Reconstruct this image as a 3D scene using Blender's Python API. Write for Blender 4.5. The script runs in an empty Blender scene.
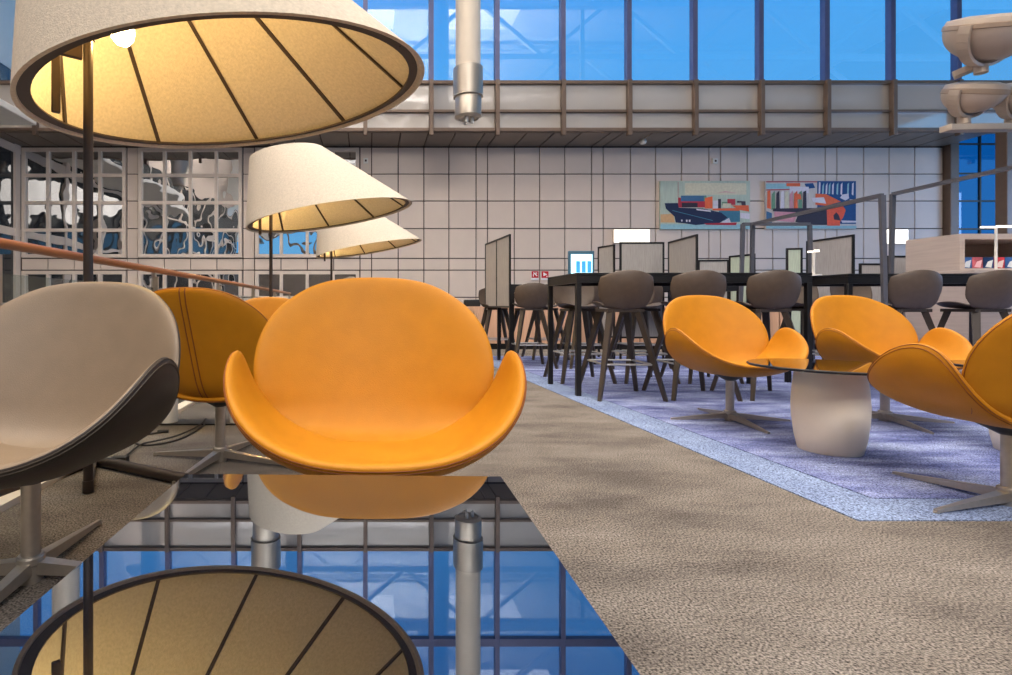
import bpy, math, random
from mathutils import Vector, Matrix
random.seed(7)
R = math.radians
S = bpy.context.scene
COL = S.collection
F, PX, PY, ZC = 528.0, 368.0, 307.0, 0.73      # focal length, principal point, eye height

def P(x, y, D):
    return ((x-PX)*D/F, D, ZC-(y-PY)*D/F)
def XX(x, D): return (x-PX)*D/F
def ZZ(y, D): return ZC-(y-PY)*D/F

# ------------------------------------------------------------------ materials
def lin(c):
    return tuple(((v/255.0)/12.92 if v/255.0 <= .04045 else ((v/255.0+.055)/1.055)**2.4) for v in c)
MATS = {}
def mat(name, rgb, rough=.5, metal=0.0, var=.0, scale=30.0, bump=0.0, bscale=None, coat=0.0, spec=.5, emit=None, estr=0.0, var_scale=(1,1,1)):
    if name in MATS: return MATS[name]
    m = bpy.data.materials.new(name); m.use_nodes = True
    nt = m.node_tree; b = nt.nodes['Principled BSDF']
    c = lin(rgb)
    b.inputs['Base Color'].default_value = (*c, 1)
    b.inputs['Roughness'].default_value = rough
    b.inputs['Metallic'].default_value = metal
    b.inputs['Coat Weight'].default_value = coat
    b.inputs['Specular IOR Level'].default_value = spec
    if emit:
        b.inputs['Emission Color'].default_value = (*lin(emit), 1)
        b.inputs['Emission Strength'].default_value = estr
    tc = nt.nodes.new('ShaderNodeTexCoord'); mp = nt.nodes.new('ShaderNodeMapping')
    nt.links.new(tc.outputs['Object'], mp.inputs['Vector'])
    mp.inputs['Scale'].default_value = var_scale
    nz = nt.nodes.new('ShaderNodeTexNoise'); nz.inputs['Scale'].default_value = scale; nz.inputs['Detail'].default_value = 4
    nt.links.new(mp.outputs['Vector'], nz.inputs['Vector'])
    rp = nt.nodes.new('ShaderNodeValToRGB')
    rp.color_ramp.elements[0].position = .3; rp.color_ramp.elements[1].position = .7
    lo = tuple(v*(1-var) for v in c); hi = tuple(min(1, v*(1+var)) for v in c)
    rp.color_ramp.elements[0].color = (*lo, 1); rp.color_ramp.elements[1].color = (*hi, 1)
    nt.links.new(nz.outputs['Fac'], rp.inputs['Fac'])
    nt.links.new(rp.outputs['Color'], b.inputs['Base Color'])
    if bump:
        n2 = nt.nodes.new('ShaderNodeTexNoise'); n2.inputs['Scale'].default_value = bscale or scale; n2.inputs['Detail'].default_value = 3
        nt.links.new(mp.outputs['Vector'], n2.inputs['Vector'])
        bp = nt.nodes.new('ShaderNodeBump'); bp.inputs['Strength'].default_value = bump; bp.inputs['Distance'].default_value = .01
        nt.links.new(n2.outputs['Fac'], bp.inputs['Height']); nt.links.new(bp.outputs['Normal'], b.inputs['Normal'])
    MATS[name] = m
    return m

def carpet(name, dark, mid, light, sx, sy, fine=260.0, s=1.6, thr=(.35, .5, .66)):
    m = bpy.data.materials.new(name); m.use_nodes = True; nt = m.node_tree; b = nt.nodes['Principled BSDF']
    b.inputs['Roughness'].default_value = .95; b.inputs['Specular IOR Level'].default_value = .1
    tc = nt.nodes.new('ShaderNodeTexCoord'); mp = nt.nodes.new('ShaderNodeMapping'); mp.inputs['Scale'].default_value = (sx, sy, 1)
    nt.links.new(tc.outputs['Object'], mp.inputs['Vector'])
    n1 = nt.nodes.new('ShaderNodeTexNoise'); n1.inputs['Scale'].default_value = s; n1.inputs['Detail'].default_value = 7; n1.inputs['Roughness'].default_value = .62
    nt.links.new(mp.outputs['Vector'], n1.inputs['Vector'])
    rp = nt.nodes.new('ShaderNodeValToRGB'); cr = rp.color_ramp
    cr.elements[0].position = thr[0]; cr.elements[0].color = (*lin(dark), 1)
    cr.elements[1].position = thr[2]; cr.elements[1].color = (*lin(light), 1)
    e = cr.elements.new(thr[1]); e.color = (*lin(mid), 1)
    nt.links.new(n1.outputs['Fac'], rp.inputs['Fac'])
    n2 = nt.nodes.new('ShaderNodeTexNoise'); n2.inputs['Scale'].default_value = fine; n2.inputs['Detail'].default_value = 2
    nt.links.new(tc.outputs['Object'], n2.inputs['Vector'])
    mr = nt.nodes.new('ShaderNodeMapRange'); mr.inputs['From Min'].default_value = .3; mr.inputs['From Max'].default_value = .7
    mr.inputs['To Min'].default_value = .15; mr.inputs['To Max'].default_value = 1.85
    nt.links.new(n2.outputs['Fac'], mr.inputs['Value'])
    mx = nt.nodes.new('ShaderNodeVectorMath'); mx.operation = 'SCALE'
    nt.links.new(rp.outputs['Color'], mx.inputs[0]); nt.links.new(mr.outputs['Result'], mx.inputs['Scale'])
    nt.links.new(mx.outputs['Vector'], b.inputs['Base Color'])
    bp = nt.nodes.new('ShaderNodeBump'); bp.inputs['Strength'].default_value = .6; bp.inputs['Distance'].default_value = .006
    nt.links.new(n2.outputs['Fac'], bp.inputs['Height']); nt.links.new(bp.outputs['Normal'], b.inputs['Normal'])
    return m

def mirrorglass(name, tint, base, rough=.0, f0=.3, wave=0.0, wscale=1.5):
    """dark backed glass: glossy reflection over a dark body, stronger at grazing angles"""
    m = bpy.data.materials.new(name); m.use_nodes = True; nt = m.node_tree
    nt.nodes.clear(); out = nt.nodes.new('ShaderNodeOutputMaterial')
    g = nt.nodes.new('ShaderNodeBsdfGlossy'); g.inputs['Color'].default_value = (*tint, 1); g.inputs['Roughness'].default_value = rough
    d = nt.nodes.new('ShaderNodeBsdfDiffuse'); d.inputs['Color'].default_value = (*base, 1)
    lw = nt.nodes.new('ShaderNodeLayerWeight'); lw.inputs['Blend'].default_value = .5
    mr = nt.nodes.new('ShaderNodeMapRange'); mr.inputs['To Min'].default_value = f0; mr.inputs['To Max'].default_value = 1
    pw = nt.nodes.new('ShaderNodeMath'); pw.operation = 'POWER'; pw.inputs[1].default_value = 3.0
    nt.links.new(lw.outputs['Facing'], pw.inputs[0]); nt.links.new(pw.outputs[0], mr.inputs['Value'])
    mx = nt.nodes.new('ShaderNodeMixShader')
    nt.links.new(mr.outputs['Result'], mx.inputs[0]); nt.links.new(d.outputs[0], mx.inputs[1]); nt.links.new(g.outputs[0], mx.inputs[2])
    nt.links.new(mx.outputs[0], out.inputs[0])
    if wave:
        tc = nt.nodes.new('ShaderNodeTexCoord'); nz = nt.nodes.new('ShaderNodeTexNoise'); nz.inputs['Scale'].default_value = wscale; nz.inputs['Detail'].default_value = 1.5
        nt.links.new(tc.outputs['Object'], nz.inputs['Vector'])
        bp = nt.nodes.new('ShaderNodeBump'); bp.inputs['Strength'].default_value = 1; bp.inputs['Distance'].default_value = wave
        nt.links.new(nz.outputs['Fac'], bp.inputs['Height']); nt.links.new(bp.outputs['Normal'], g.inputs['Normal'])
    return m

def clearglass(name, tint, refl=.08, rtint=(1, 1, 1)):
    m = bpy.data.materials.new(name); m.use_nodes = True; nt = m.node_tree
    nt.nodes.clear(); out = nt.nodes.new('ShaderNodeOutputMaterial')
    t = nt.nodes.new('ShaderNodeBsdfTransparent'); t.inputs['Color'].default_value = (*tint, 1)
    g = nt.nodes.new('ShaderNodeBsdfGlossy'); g.inputs['Roughness'].default_value = .0; g.inputs['Color'].default_value = (*rtint, 1)
    lw = nt.nodes.new('ShaderNodeLayerWeight'); lw.inputs['Blend'].default_value = .5
    pw = nt.nodes.new('ShaderNodeMath'); pw.operation = 'POWER'; pw.inputs[1].default_value = 4.0
    mr = nt.nodes.new('ShaderNodeMapRange'); mr.inputs['To Min'].default_value = refl; mr.inputs['To Max'].default_value = .8
    nt.links.new(lw.outputs['Facing'], pw.inputs[0]); nt.links.new(pw.outputs[0], mr.inputs['Value'])
    mx = nt.nodes.new('ShaderNodeMixShader')
    nt.links.new(mr.outputs['Result'], mx.inputs[0]); nt.links.new(t.outputs[0], mx.inputs[1]); nt.links.new(g.outputs[0], mx.inputs[2])
    nt.links.new(mx.outputs[0], out.inputs[0])
    return m

M_orange = mat('orange_leather', (190, 124, 22), .5, var=.05, scale=14, bump=.12, bscale=350, spec=.22)
M_orange_seam = mat('orange_stitching', (132, 68, 12), .6, var=.05, scale=40)
M_taupe = mat('taupe_leather', (128, 110, 90), .42, var=.05, scale=14, bump=.12, bscale=350, spec=.45)
M_taupe_dark = mat('dark_shaded_taupe_leather', (50, 41, 35), .45, var=.05, scale=14, bump=.12, bscale=350, spec=.4)  # outer side: darker leather, with some underside shading put into the colour
M_taupe_seam = mat('taupe_stitching', (70, 60, 48), .6, var=.05, scale=40)
M_steel = mat('brushed_steel', (188, 178, 165), .38, .85, var=.05, scale=60)
M_dark_steel = mat('dark_steel', (74, 66, 60), .4, .6, var=.08, scale=40)
M_black = mat('black_metal', (26, 24, 25), .45, .2, var=.1, scale=40)
M_blackplastic = mat('black_plastic', (22, 21, 21), .5, var=.1, scale=40)
M_stool = mat('brown_black_shell', (84, 69, 57), .5, var=.08, scale=25, bump=.1, bscale=200)
M_leg = mat('dark_stained_leg', (58, 49, 44), .42, var=.15, scale=30, var_scale=(1, 1, .1))
M_chrome = mat('chrome', (190, 188, 184), .4, .8, var=.02)
M_felt = mat('cream_felt', (204, 190, 171), .9, var=.1, scale=70, bump=.3, bscale=150, spec=.1)
M_ring = mat('bronze_ring', (70, 56, 48), .55, .2, var=.05)
M_pole = mat('bronze_pole', (84, 72, 64), .35, .7, var=.05)
M_bulb = mat('lit_bulb', (255, 230, 190), .5, emit=(255, 218, 140), estr=300)
M_white = mat('white_paint', (226, 222, 215), .5, var=.03, scale=8)
M_stone = mat('pale_ceramic', (242, 228, 208), .55, var=.03, scale=8, bump=.05)
M_panel = mat('grey_metal_panel', (220, 202, 188), .5, var=.02, scale=2)
M_seam = mat('dark_joint', (78, 62, 56), .8)
M_frame = mat('pale_window_frame', (222, 206, 192), .5, var=.03, scale=4)
M_bronze = mat('bronze_mullion', (118, 98, 84), .45, .3, var=.05, scale=6)
M_bluegrey = mat('blue_grey_mullion', (96, 100, 136), .4, .4, var=.05, scale=6)
M_soffit = mat('soffit_metal', (126, 114, 104), .45, .2, var=.05, scale=2)
M_ceiling = mat('white_ceiling', (230, 228, 222), .8, var=.05, scale=.5)
M_truss = mat('white_truss', (215, 215, 215), .5, var=.05, scale=3)
M_wood = mat('oiled_wood', (146, 92, 52), .45, var=.18, scale=22, var_scale=(1, .05, 1))
M_peach = mat('peach_wood_panel', (206, 164, 136), .55, var=.12, scale=9, var_scale=(3, 3, .2))
M_greywood = mat('grey_laminate', (186, 170, 160), .5, var=.07, scale=14, var_scale=(.2, .2, 3))
M_fabric = mat('grey_woven_screen', (164, 159, 156), .9, var=.14, scale=26, var_scale=(6, 6, .3))
M_greenfabric = mat('pale_green_screen', (178, 190, 172), .9, var=.12, scale=26, var_scale=(6, 6, .3))
M_tint = mirrorglass('spandrel_glass', (.75, .72, .7), lin((206, 196, 186)), .05, .34, wave=.004, wscale=.9)
M_pane = mirrorglass('window_pane_glass', (.95, .95, .95), (.02, .025, .03), .0, .72, wave=.035, wscale=.8)
M_sideglass = mirrorglass('dark_side_glass', (.5, .5, .5), (.03, .035, .04), .02, .10)
M_table = mirrorglass('black_table_glass', (.80, .88, 1.0), (.004, .005, .008), .0, .27)
M_skyglass = clearglass('sky_window_glass', (.92, .97, 1), .10)
M_blueglass = clearglass('blue_window_glass', (.11, .42, .62), .08)
M_rail = clearglass('balustrade_glass', (.78, .84, .84), .06)
M_lobby = mat('pale_stone_floor', (150, 148, 146), .5, var=.06, scale=1)
M_carpet = carpet('grey_loop_carpet', (92, 85, 79), (114, 106, 98), (128, 120, 112), 1.0, 2.2, fine=170, s=1.5)
M_blue = carpet('blue_carpet', (72, 79, 126), (120, 128, 170), (156, 166, 200), .8, 2.6, fine=170, s=2.6, thr=(.33, .5, .64))
M_bluebord = carpet('pale_blue_carpet', (112, 126, 158), (124, 138, 168), (132, 147, 176), 1, 1, fine=170, s=3)
M_screenlit = mat('lit_sign_face', (255, 250, 240), .5, emit=(255, 246, 230), estr=1.6)
M_redsign = mat('red_sign', (200, 20, 36), .4)
M_signwhite = mat('sign_white', (240, 240, 240), .5)
M_cable = mat('cable_rubber', (40, 36, 34), .6)

# ------------------------------------------------------------------ mesh helpers
class MB:
    def __init__(s): s.v = []; s.f = []; s.m = []; s.sm = []
    def add(s, vs, fs, mi=0, sm=False):
        o = len(s.v); s.v += [tuple(v) for v in vs]
        for f in fs: s.f.append([i+o for i in f]); s.m.append(mi); s.sm.append(sm)
    def box(s, a, b, mi=0, rot=None, c=None):
        x0, y0, z0 = [min(p, q) for p, q in zip(a, b)]; x1, y1, z1 = [max(p, q) for p, q in zip(a, b)]
        vs = [(x0,y0,z0),(x1,y0,z0),(x1,y1,z0),(x0,y1,z0),(x0,y0,z1),(x1,y0,z1),(x1,y1,z1),(x0,y1,z1)]
        s.add(vs, [(0,3,2,1),(4,5,6,7),(0,1,5,4),(1,2,6,5),(2,3,7,6),(3,0,4,7)], mi)
    def beam(s, p, q, w, h=None, mi=0, w2=None, h2=None, up=(0, 0, 1)):
        h = h or w; w2 = w2 or w; h2 = h2 or h
        p = Vector(p); q = Vector(q); d = (q-p).normalized(); u = Vector(up)
        if abs(d.dot(u)) > .97: u = Vector((0, 1, 0))
        r = d.cross(u).normalized(); u = r.cross(d).normalized()
        vs = []
        for c, ww, hh in ((p, w, h), (q, w2, h2)):
            for a, b in ((-1,-1),(1,-1),(1,1),(-1,1)): vs.append(c + r*a*ww/2 + u*b*hh/2)
        s.add(vs, [(0,1,2,3),(7,6,5,4),(0,4,5,1),(1,5,6,2),(2,6,7,3),(3,7,4,0)], mi)
    def tube(s, pts, r, n=10, closed=False, mi=0, cap=True):
        pts = [Vector(p) for p in pts]; N = len(pts)
        rs = r if isinstance(r, (list, tuple)) else [r]*N
        vs = []; prev = None
        for i, p in enumerate(pts):
            if closed: d = (pts[(i+1) % N]-pts[i-1]).normalized()
            else: d = (pts[min(i+1, N-1)]-pts[max(i-1, 0)]).normalized()
            if prev is None:
                u = Vector((0, 0, 1)) if abs(d.z) < .9 else Vector((1, 0, 0))
                u = (u-d*u.dot(d)).normalized()
            else: u = (prev-d*prev.dot(d)).normalized()
            prev = u; w = d.cross(u)
            for k in range(n):
                a = 2*math.pi*k/n; vs.append(p+(u*math.cos(a)+w*math.sin(a))*rs[i])
        fs = []
        for i in range(N if closed else N-1):
            j = (i+1) % N
            for k in range(n):
                l = (k+1) % n; fs.append((i*n+k, i*n+l, j*n+l, j*n+k))
        s.add(vs, fs, mi, True)
        if cap and not closed:
            o = len(s.v)-len(vs)
            s.f.append([o+k for k in range(n)][::-1]); s.m.append(mi); s.sm.append(False)
            s.f.append([o+(N-1)*n+k for k in range(n)]); s.m.append(mi); s.sm.append(False)
    def lathe(s, prof, n=40, c=(0, 0, 0), mi=0, M=None):
        vs = []
        for r, z in prof:
            for k in range(n):
                a = 2*math.pi*k/n; v = Vector((r*math.cos(a), r*math.sin(a), z))
                if M: v = M @ v
                vs.append(v+Vector(c))
        fs = []
        for i in range(len(prof)-1):
            for k in range(n):
                l = (k+1) % n; fs.append((i*n+k, i*n+l, (i+1)*n+l, (i+1)*n+k))
        s.add(vs, fs, mi, True)
        for i, rev in ((0, True), (len(prof)-1, False)):
            if prof[i][0] > 1e-4:
                o = len(s.v)-len(vs)+i*n; f = [o+k for k in range(n)]
                s.f.append(f[::-1] if rev else f); s.m.append(mi); s.sm.append(False)
    def sheet(s, fn, T, nr=16, na=72, k=9.0, mi=0, mi2=None):
        e = 1e-3; top = []; bot = []
        def nrm(a, b):
            p = Vector(fn(a+e, b))-Vector(fn(a-e, b)); q = Vector(fn(a, b+e))-Vector(fn(a, b-e))
            return p.cross(q).normalized()
        rl = [math.sin(i/nr*math.pi/2) for i in range(nr+1)]
        def pt(r, t, sg):
            a, b = r*math.cos(t), r*math.sin(t)
            return Vector(fn(a, b))+nrm(a, b)*sg*(T/2)*math.sqrt(max(0, 1-r**k))
        vs = [pt(0, 0, 1)]; fs = []
        for i in range(1, nr+1):
            for j in range(na): vs.append(pt(rl[i], 2*math.pi*j/na, 1))
        cb = len(vs); vs.append(pt(0, 0, -1))
        for i in range(1, nr):
            for j in range(na): vs.append(pt(rl[i], 2*math.pi*j/na, -1))
        T1 = lambda i, j: 1+(i-1)*na+(j % na)
        B1 = lambda i, j: (cb+1+(i-1)*na+(j % na)) if i < nr else T1(nr, j)
        for j in range(na):
            fs.append((0, T1(1, j), T1(1, j+1)))
            for i in range(1, nr): fs.append((T1(i, j), T1(i+1, j), T1(i+1, j+1), T1(i, j+1)))
        s.add([], [], mi)
        o = len(s.v); s.v += [tuple(v) for v in vs]
        for f in fs: s.f.append([x+o for x in f]); s.m.append(mi); s.sm.append(True)
        fs = []
        for j in range(na):
            fs.append((cb, B1(1, j+1), B1(1, j)))
            for i in range(1, nr): fs.append((B1(i, j), B1(i, j+1), B1(i+1, j+1), B1(i+1, j)))
        m2 = mi if mi2 is None else mi2
        for f in fs: s.f.append([x+o for x in f]); s.m.append(m2); s.sm.append(True)
    def mesh(s, name, mats):
        me = bpy.data.meshes.new(name); me.from_pydata(s.v, [], s.f)
        for m in (mats if isinstance(mats, (list, tuple)) else [mats]): me.materials.append(m)
        for p, mi, sm in zip(me.polygons, s.m, s.sm): p.material_index = mi; p.use_smooth = sm
        me.set_sharp_from_angle(angle=R(38)); me.update(); return me
    def build(s, name, mats, parent=None, bevel=0.0):
        return link(name, s.mesh(name, mats), parent, bevel)

def link(name, me, parent=None, bevel=0.0, loc=None, rz=None):
    o = bpy.data.objects.new(name, me); COL.objects.link(o)
    if parent: o.parent = parent
    if loc: o.location = loc
    if rz is not None: o.rotation_euler = (0, 0, rz)
    if bevel:
        b = o.modifiers.new('bevel', 'BEVEL'); b.width = bevel; b.segments = 2; b.limit_method = 'ANGLE'
    return o
def tag(o, label, cat, group=None, kind=None):
    o['label'] = label; o['category'] = cat
    if group: o['group'] = group
    if kind: o['kind'] = kind
    return o
def empty(name, loc, rz, label, cat, group=None):
    o = bpy.data.objects.new(name, None); COL.objects.link(o); o.location = loc; o.rotation_euler = (0, 0, rz); o.empty_display_size = .1
    return tag(o, label, cat, group)
def struct(o): o['kind'] = 'structure'; return o
def part_label(o, l): o['label'] = l; return o

# ================================================================== SETTING
YW, YF = 20.2, 18.5            # panelled wall, glazed fascia in front of it
# floor of the lounge
b = MB(); b.box((-1.30, -6, -.3), (30, 9.75, 0)); struct(b.build('floor', M_carpet))
b = MB(); b.box((-1.38, -6, -.3), (-1.302, 9.75, .025)); struct(b.build('trim_1', M_stone))
# blue carpet laid flush in the grey one: pale border and blue field
b = MB(); xa, xb = 1.672, 1.50; ya, yb = 1.80, 7.8
b.add([(xa,ya,.004),(12,ya,.004),(12,yb,.004),(xb,yb,.004),(xa,ya,0),(12,ya,0),(12,yb,0),(xb,yb,0)], [(0,1,2,3),(4,5,1,0),(7,4,0,3),(5,6,2,1),(6,7,3,2)], 0)
w = .24
o = b.build('pale_carpet_border', M_bluebord); tag(o, 'pale blue carpet border between the grey carpet and the blue carpet field', 'carpet border')
b = MB(); b.add([(xa+w,ya+.20,.007),(12,ya+.20,.007),(12,yb,.007),(xb+w,yb,.007),(xa+w,ya+.2,.0045),(12,ya+.2,.0045),(12,yb,.0045),(xb+w,yb,.0045)], [(0,1,2,3),(4,5,1,0),(7,4,0,3),(5,6,2,1),(6,7,3,2)], 0)
o = b.build('blue_carpet', M_blue); tag(o, 'mottled blue carpet under the bar tables and the right hand lounge chairs', 'carpet')
# atrium floor far below
b = MB(); b.box((-13.3, -12, -5.2), (30, YW+.3, -5)); struct(b.build('floor_atrium', M_lobby))
# parapet at the far end of the lounge
b = MB(); y0 = 9.1
x = -1.3
while x < 13:
    b.box((x, y0, .10), (x+1.18, y0+.5, .74), 0); x += 1.2
b.box((-1.3, y0+.02, 0), (13.1, y0+.48, .1), 1); b.box((-1.3, y0+.02, .1), (13.1, y0+.48, .735), 1)
struct(b.build('wall_parapet', [M_peach, M_black]))

# panelled far wall ------------------------------------------------------------
cols = [371.6,398.2,423.9,448.9,476.1,487.6,514.4,539.7,564.8,591.6,603.3,630.4,655.6,681.6,708.9,720.4]
k = 720.4
for d in (26.8,25.5,25.5,27,11.7,26.8,25.4,25.6): k += d; cols.append(k)
cols = [c for c in cols if c < 941]+[943]
rows = [147.3,174.0,201.0,228.5,258.4,270.1,297.3,324.5,351.5,378.7,390.4,417,444]
leftcols = [21.5,127,138,243,254.5,360,371.6]
b = MB(); X = lambda x: XX(x, YW); Z = lambda y: ZZ(y, YW)
b.box((X(-5), YW+.06, -5), (X(943), YW+.3, 7.1), 1)
g = .02
def panel(xa, xb, ra, rb): b.box((X(xa)+g, YW, Z(rb)+g), (X(xb)-g, YW+.07, Z(ra)-g), 0)
for i in range(len(cols)-1):
    for j in range(len(rows)-1): panel(cols[i], cols[i+1], rows[j], rows[j+1])
for i in (1, 3, 5):
    for j in range(len(rows)-1): panel(leftcols[i], leftcols[i+1], rows[j], rows[j+1])
for i in (0, 2, 4):
    x0, x1 = leftcols[i], leftcols[i+1]
    for q in range(4): panel(x0+(x1-x0)*q/4, x0+(x1-x0)*(q+1)/4, 258.4, 270.1)
    for q in range(4): panel(x0+(x1-x0)*q/4, x0+(x1-x0)*(q+1)/4, 378.7, 390.4)
    for q in range(4): panel(x0+(x1-x0)*q/4, x0+(x1-x0)*(q+1)/4, 417, 444)
struct(b.build('wall_far', [M_panel, M_seam]))
# post closing the panelled wall on its right
b = MB(); b.box((X(943.5), YW-.25, -5), (X(952), YW+.2, 7.0)); struct(b.build('trim_2', M_bronze, bevel=.02))
b = MB(); b.box((X(12), YW-.3, -5), (X(21), YW+.1, 7.0)); struct(b.build('trim_3', M_bronze, bevel=.02))

nwin = 0
def grid_window(x0, x1, y0, y1):
    global nwin; nwin += 1
    fr = MB(); zt, zb = Z(y0+.8), Z(y1-.8); xa, xb = X(x0+.8), X(x1-.8); fw = .13
    nx = 4; ny = 4
    fr.box((xa, YW-.06, zb), (xa+fw, YW+.06, zt)); fr.box((xb-fw, YW-.06, zb), (xb, YW+.06, zt))
    fr.box((xa+fw, YW-.06, zt-fw), (xb-fw, YW+.06, zt)); fr.box((xa+fw, YW-.06, zb), (xb-fw, YW+.06, zb+fw))
    for q in range(1, nx):
        xm = xa+(xb-xa)*q/nx; fr.box((xm-.055, YW-.058, zb+fw), (xm+.055, YW+.06, zt-fw))
    for q in range(1, ny):
        zm = zb+(zt-zb)*q/ny
        fr.box((xa+fw, YW-.05, zm-.06), (xb-fw, YW+.062, zm+.06))
    fo = struct(fr.build('window_%d' % nwin, M_frame))
    pn = MB()
    for q in range(nx):
        for r in range(ny):
            c = ((xa+(xb-xa)*(q+.5)/nx), (zb+(zt-zb)*(r+.5)/ny)); hw = (xb-xa)/nx/2; hh = (zt-zb)/ny/2
            pn.box((c[0]-hw+.02, YW+.02, c[1]-hh+.02), (c[0]+hw-.02, YW+.04, c[1]+hh-.02))
    pn.build('panes', M_pane, fo)
for a, c in ((21.5, 127), (138, 243), (254.5, 360)):
    grid_window(a, c, 147.3, 258.4)
for a, c in ((21.5, 127), (138, 243), (254.5, 360)):
    grid_window(a, c, 270.1, 378.7)

# soffit ----------------------------------------------------------------------------
zs = 6.87
b = MB(); xl, xr = X(-60), X(943)
b.box((xl, YF+.05, zs+.05), (xr, YW+.3, zs+.5), 1)
seams = [XX(c, YW) for c in ([32.7+26.4*i for i in range(-4, 13)] + cols)]
seams = sorted(s_ for s_ in seams if xl < s_ < xr)
pts_ = [xl]+seams+[xr]
for i in range(len(pts_)-1):
    if pts_[i+1]-pts_[i] > .08: b.box((pts_[i]+.025, YF+.12, zs), (pts_[i+1]-.025, YW-.02, zs+.06), 0)
struct(b.build('soffit', [M_soffit, M_seam]))
o = MB(); o.lathe([(0, 0), (.09, .02), (.12, .10), (.09, .19), (.05, .22)], 16, (XX(643, 19.3), 19.3, zs-.2)); lamp = o.build('soffit_lamp', M_white)
tag(lamp, 'small white globe fitting under the dark soffit above the ship paintings', 'ceiling light')
lamp['label'] = 'small white globe fitting under the soffit left of the ship paintings'

# fascia with its glass bands -----------------------------------------------------------
XF = lambda x: XX(x, YF); ZF = lambda y: ZZ(y, YF)
mull = [431+65.6*i for i in range(-8, 13)]
zr = [ZF(83), ZF(111.7), ZF(130.2)]
b = MB(); fl, frr = XF(-100), XF(1230)
for z_, h_ in ((zr[0], .11), (zr[1], .08), (zr[2], .11)):
    b.box((fl, YF-.10, z_-h_/2), (frr, YF+.08, z_+h_/2))
struct(b.build('trim_4', M_bronze))
b = MB(); b.box((fl, YF+.02, zr[2]), (frr, YF+.06, zr[0])); struct(b.build('trim_5', M_tint))
b = MB(); b.box((fl, YF+.1, zr[2]), (frr, YF+.4, zr[0])); struct(b.build('wall_fascia', M_soffit))
for i, mx_ in enumerate(mull):
    xm = XF(mx_)
    b = MB(); b.box((xm-.07, YF-.20, ZF(136.5)), (xm+.07, YF-.02, zr[0]+.05)); struct(b.build('trim_%d' % (6+i), M_bronze, bevel=.01))
ztop = 17.6
for i in range(len(mull)-1):
    xa, xb = XF(mull[i]), XF(mull[i+1]); nwin += 1
    b = MB(); b.box((xa-.08, YF-.12, zr[0]+.05), (xa+.08, YF+.1, ztop)); b.box((xb-.01, YF-.10, zr[0]+.05), (xb, YF+.1, ztop))
    z2 = ZF(-9); b.box((xa+.07, YF-.14, z2-.13), (xb-.07, YF+.06, z2+.13)); b.box((xa+.07, YF-.14, z2*2-zr[0]-.13), (xb-.07, YF+.06, z2*2-zr[0]+.13))
    fo = struct(b.build('window_%d' % nwin, M_bluegrey))
    p = MB(); p.box((xa+.07, YF, zr[0]+.05), (xb-.07, YF+.02, ztop)); p.build('pane', M_skyglass, fo)

# glazed wall right of the panelled wall ----------------------------------------------------
nwin += 1
b = MB(); xa, xb = X(952), X(1100)
for xm in (952.5, 980, 1004.5, 1032, 1060, 1090): b.box((X(xm)-.03, YW-.02, -5), (X(xm)+.03, YW+.05, 7.6))
for ym in (118, 144, 173.5, 201, 229, 257, 284, 311): b.box((xa, YW-.015, Z(ym)-.03), (xb, YW+.052, Z(ym)+.03))
fo = struct(b.build('window_%d' % nwin, M_dark_steel)); p = MB(); p.box((xa, YW+.02, -5), (xb, YW+.04, 7.6)); p.build('pane', M_blueglass, fo)
b = MB(); b.box((XX(1003.5, 18.1), 18.0, -5), (XX(1011, 18.1), 18.35, 7.0)); struct(b.build('trim_40', M_bronze, bevel=.02))

# left glazed wall ------------------------------------------------------------------------------
xL = X(20)
nwin += 1
b = MB(); p = MB()
for ym in (20.0, 17.2, 14.4, 11.6, 8.8, 6, 3.2, .4, -2.4, -5.2, -8, -10.8):
    b.box((xL-.2, ym-.14, -5), (xL+.06, ym+.14, 9.6))
for zz_ in (-2.4, .75, 3.55, 6.7): b.box((xL-.12, -11.5, zz_-.14), (xL+.04, YW, zz_+.14))
fo = struct(b.build('window_%d' % nwin, M_frame)); p.box((xL-.06, -11.5, -5), (xL-.03, YW, 9.6)); p.build('pane', M_sideglass, fo)
b = MB(); b.box((xL-.5, -12, 9.6), (xL, YW, 18)); struct(b.build('wall_left', M_panel))
b = MB(); b.box((xL-.3, 6, 6.95), (XF(44), YF-.4, 7.18)); struct(b.build('trim_41', M_white, bevel=.03))

# room shell out of view
b = MB(); b.box((-14, -12.3, -5), (36, -12, 5.2), 1); b.box((-14, -12.3, 8.3), (36, -12, 18.2), 0); struct(b.build('wall_back', [M_ceiling, M_soffit]))
b = MB(); b.box((-14, -12.3, 17.8), (36, YF+.3, 18.2)); struct(b.build('ceiling', M_ceiling))
b = MB(); b.box((33, -12, -5), (33.3, YF, 3)); b.box((33, -12, 12), (33.3, YF, 18)); struct(b.build('wall_right', M_soffit))
# roof trusses over the atrium
for i, yt in enumerate((-8.5, -3.0, 3.0, 8.5, 13.5)):
    b = MB(); n = 12; xs = [-13+i_*(45/n) for i_ in range(n+1)]
    b.beam((-13, yt, 14.2), (32, yt, 14.2), .28); b.beam((-13, yt, 17.4), (32, yt, 17.4), .28)
    for q in range(n):
        za, zb = (14.2, 17.4) if q % 2 == 0 else (17.4, 14.2); b.beam((xs[q], yt, za), (xs[q+1], yt, zb), .2)
    struct(b.build('trim_%d' % (50+i), M_truss))
b = MB()
for i_ in range(8):
    xx_ = -12+i_*6; b.beam((xx_, -11.5, 4.2), (xx_+3, -11.5, 14), .45); b.beam((xx_+3, -11.5, 14), (xx_+6, -11.5, 4.2), .45)
b.beam((-13, -12, 8.3), (33, -12, 8.3), .3); b.beam((-13, -12, 5.2), (33, -12, 5.2), .3)
struct(b.build('trim_60', M_soffit))

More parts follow.
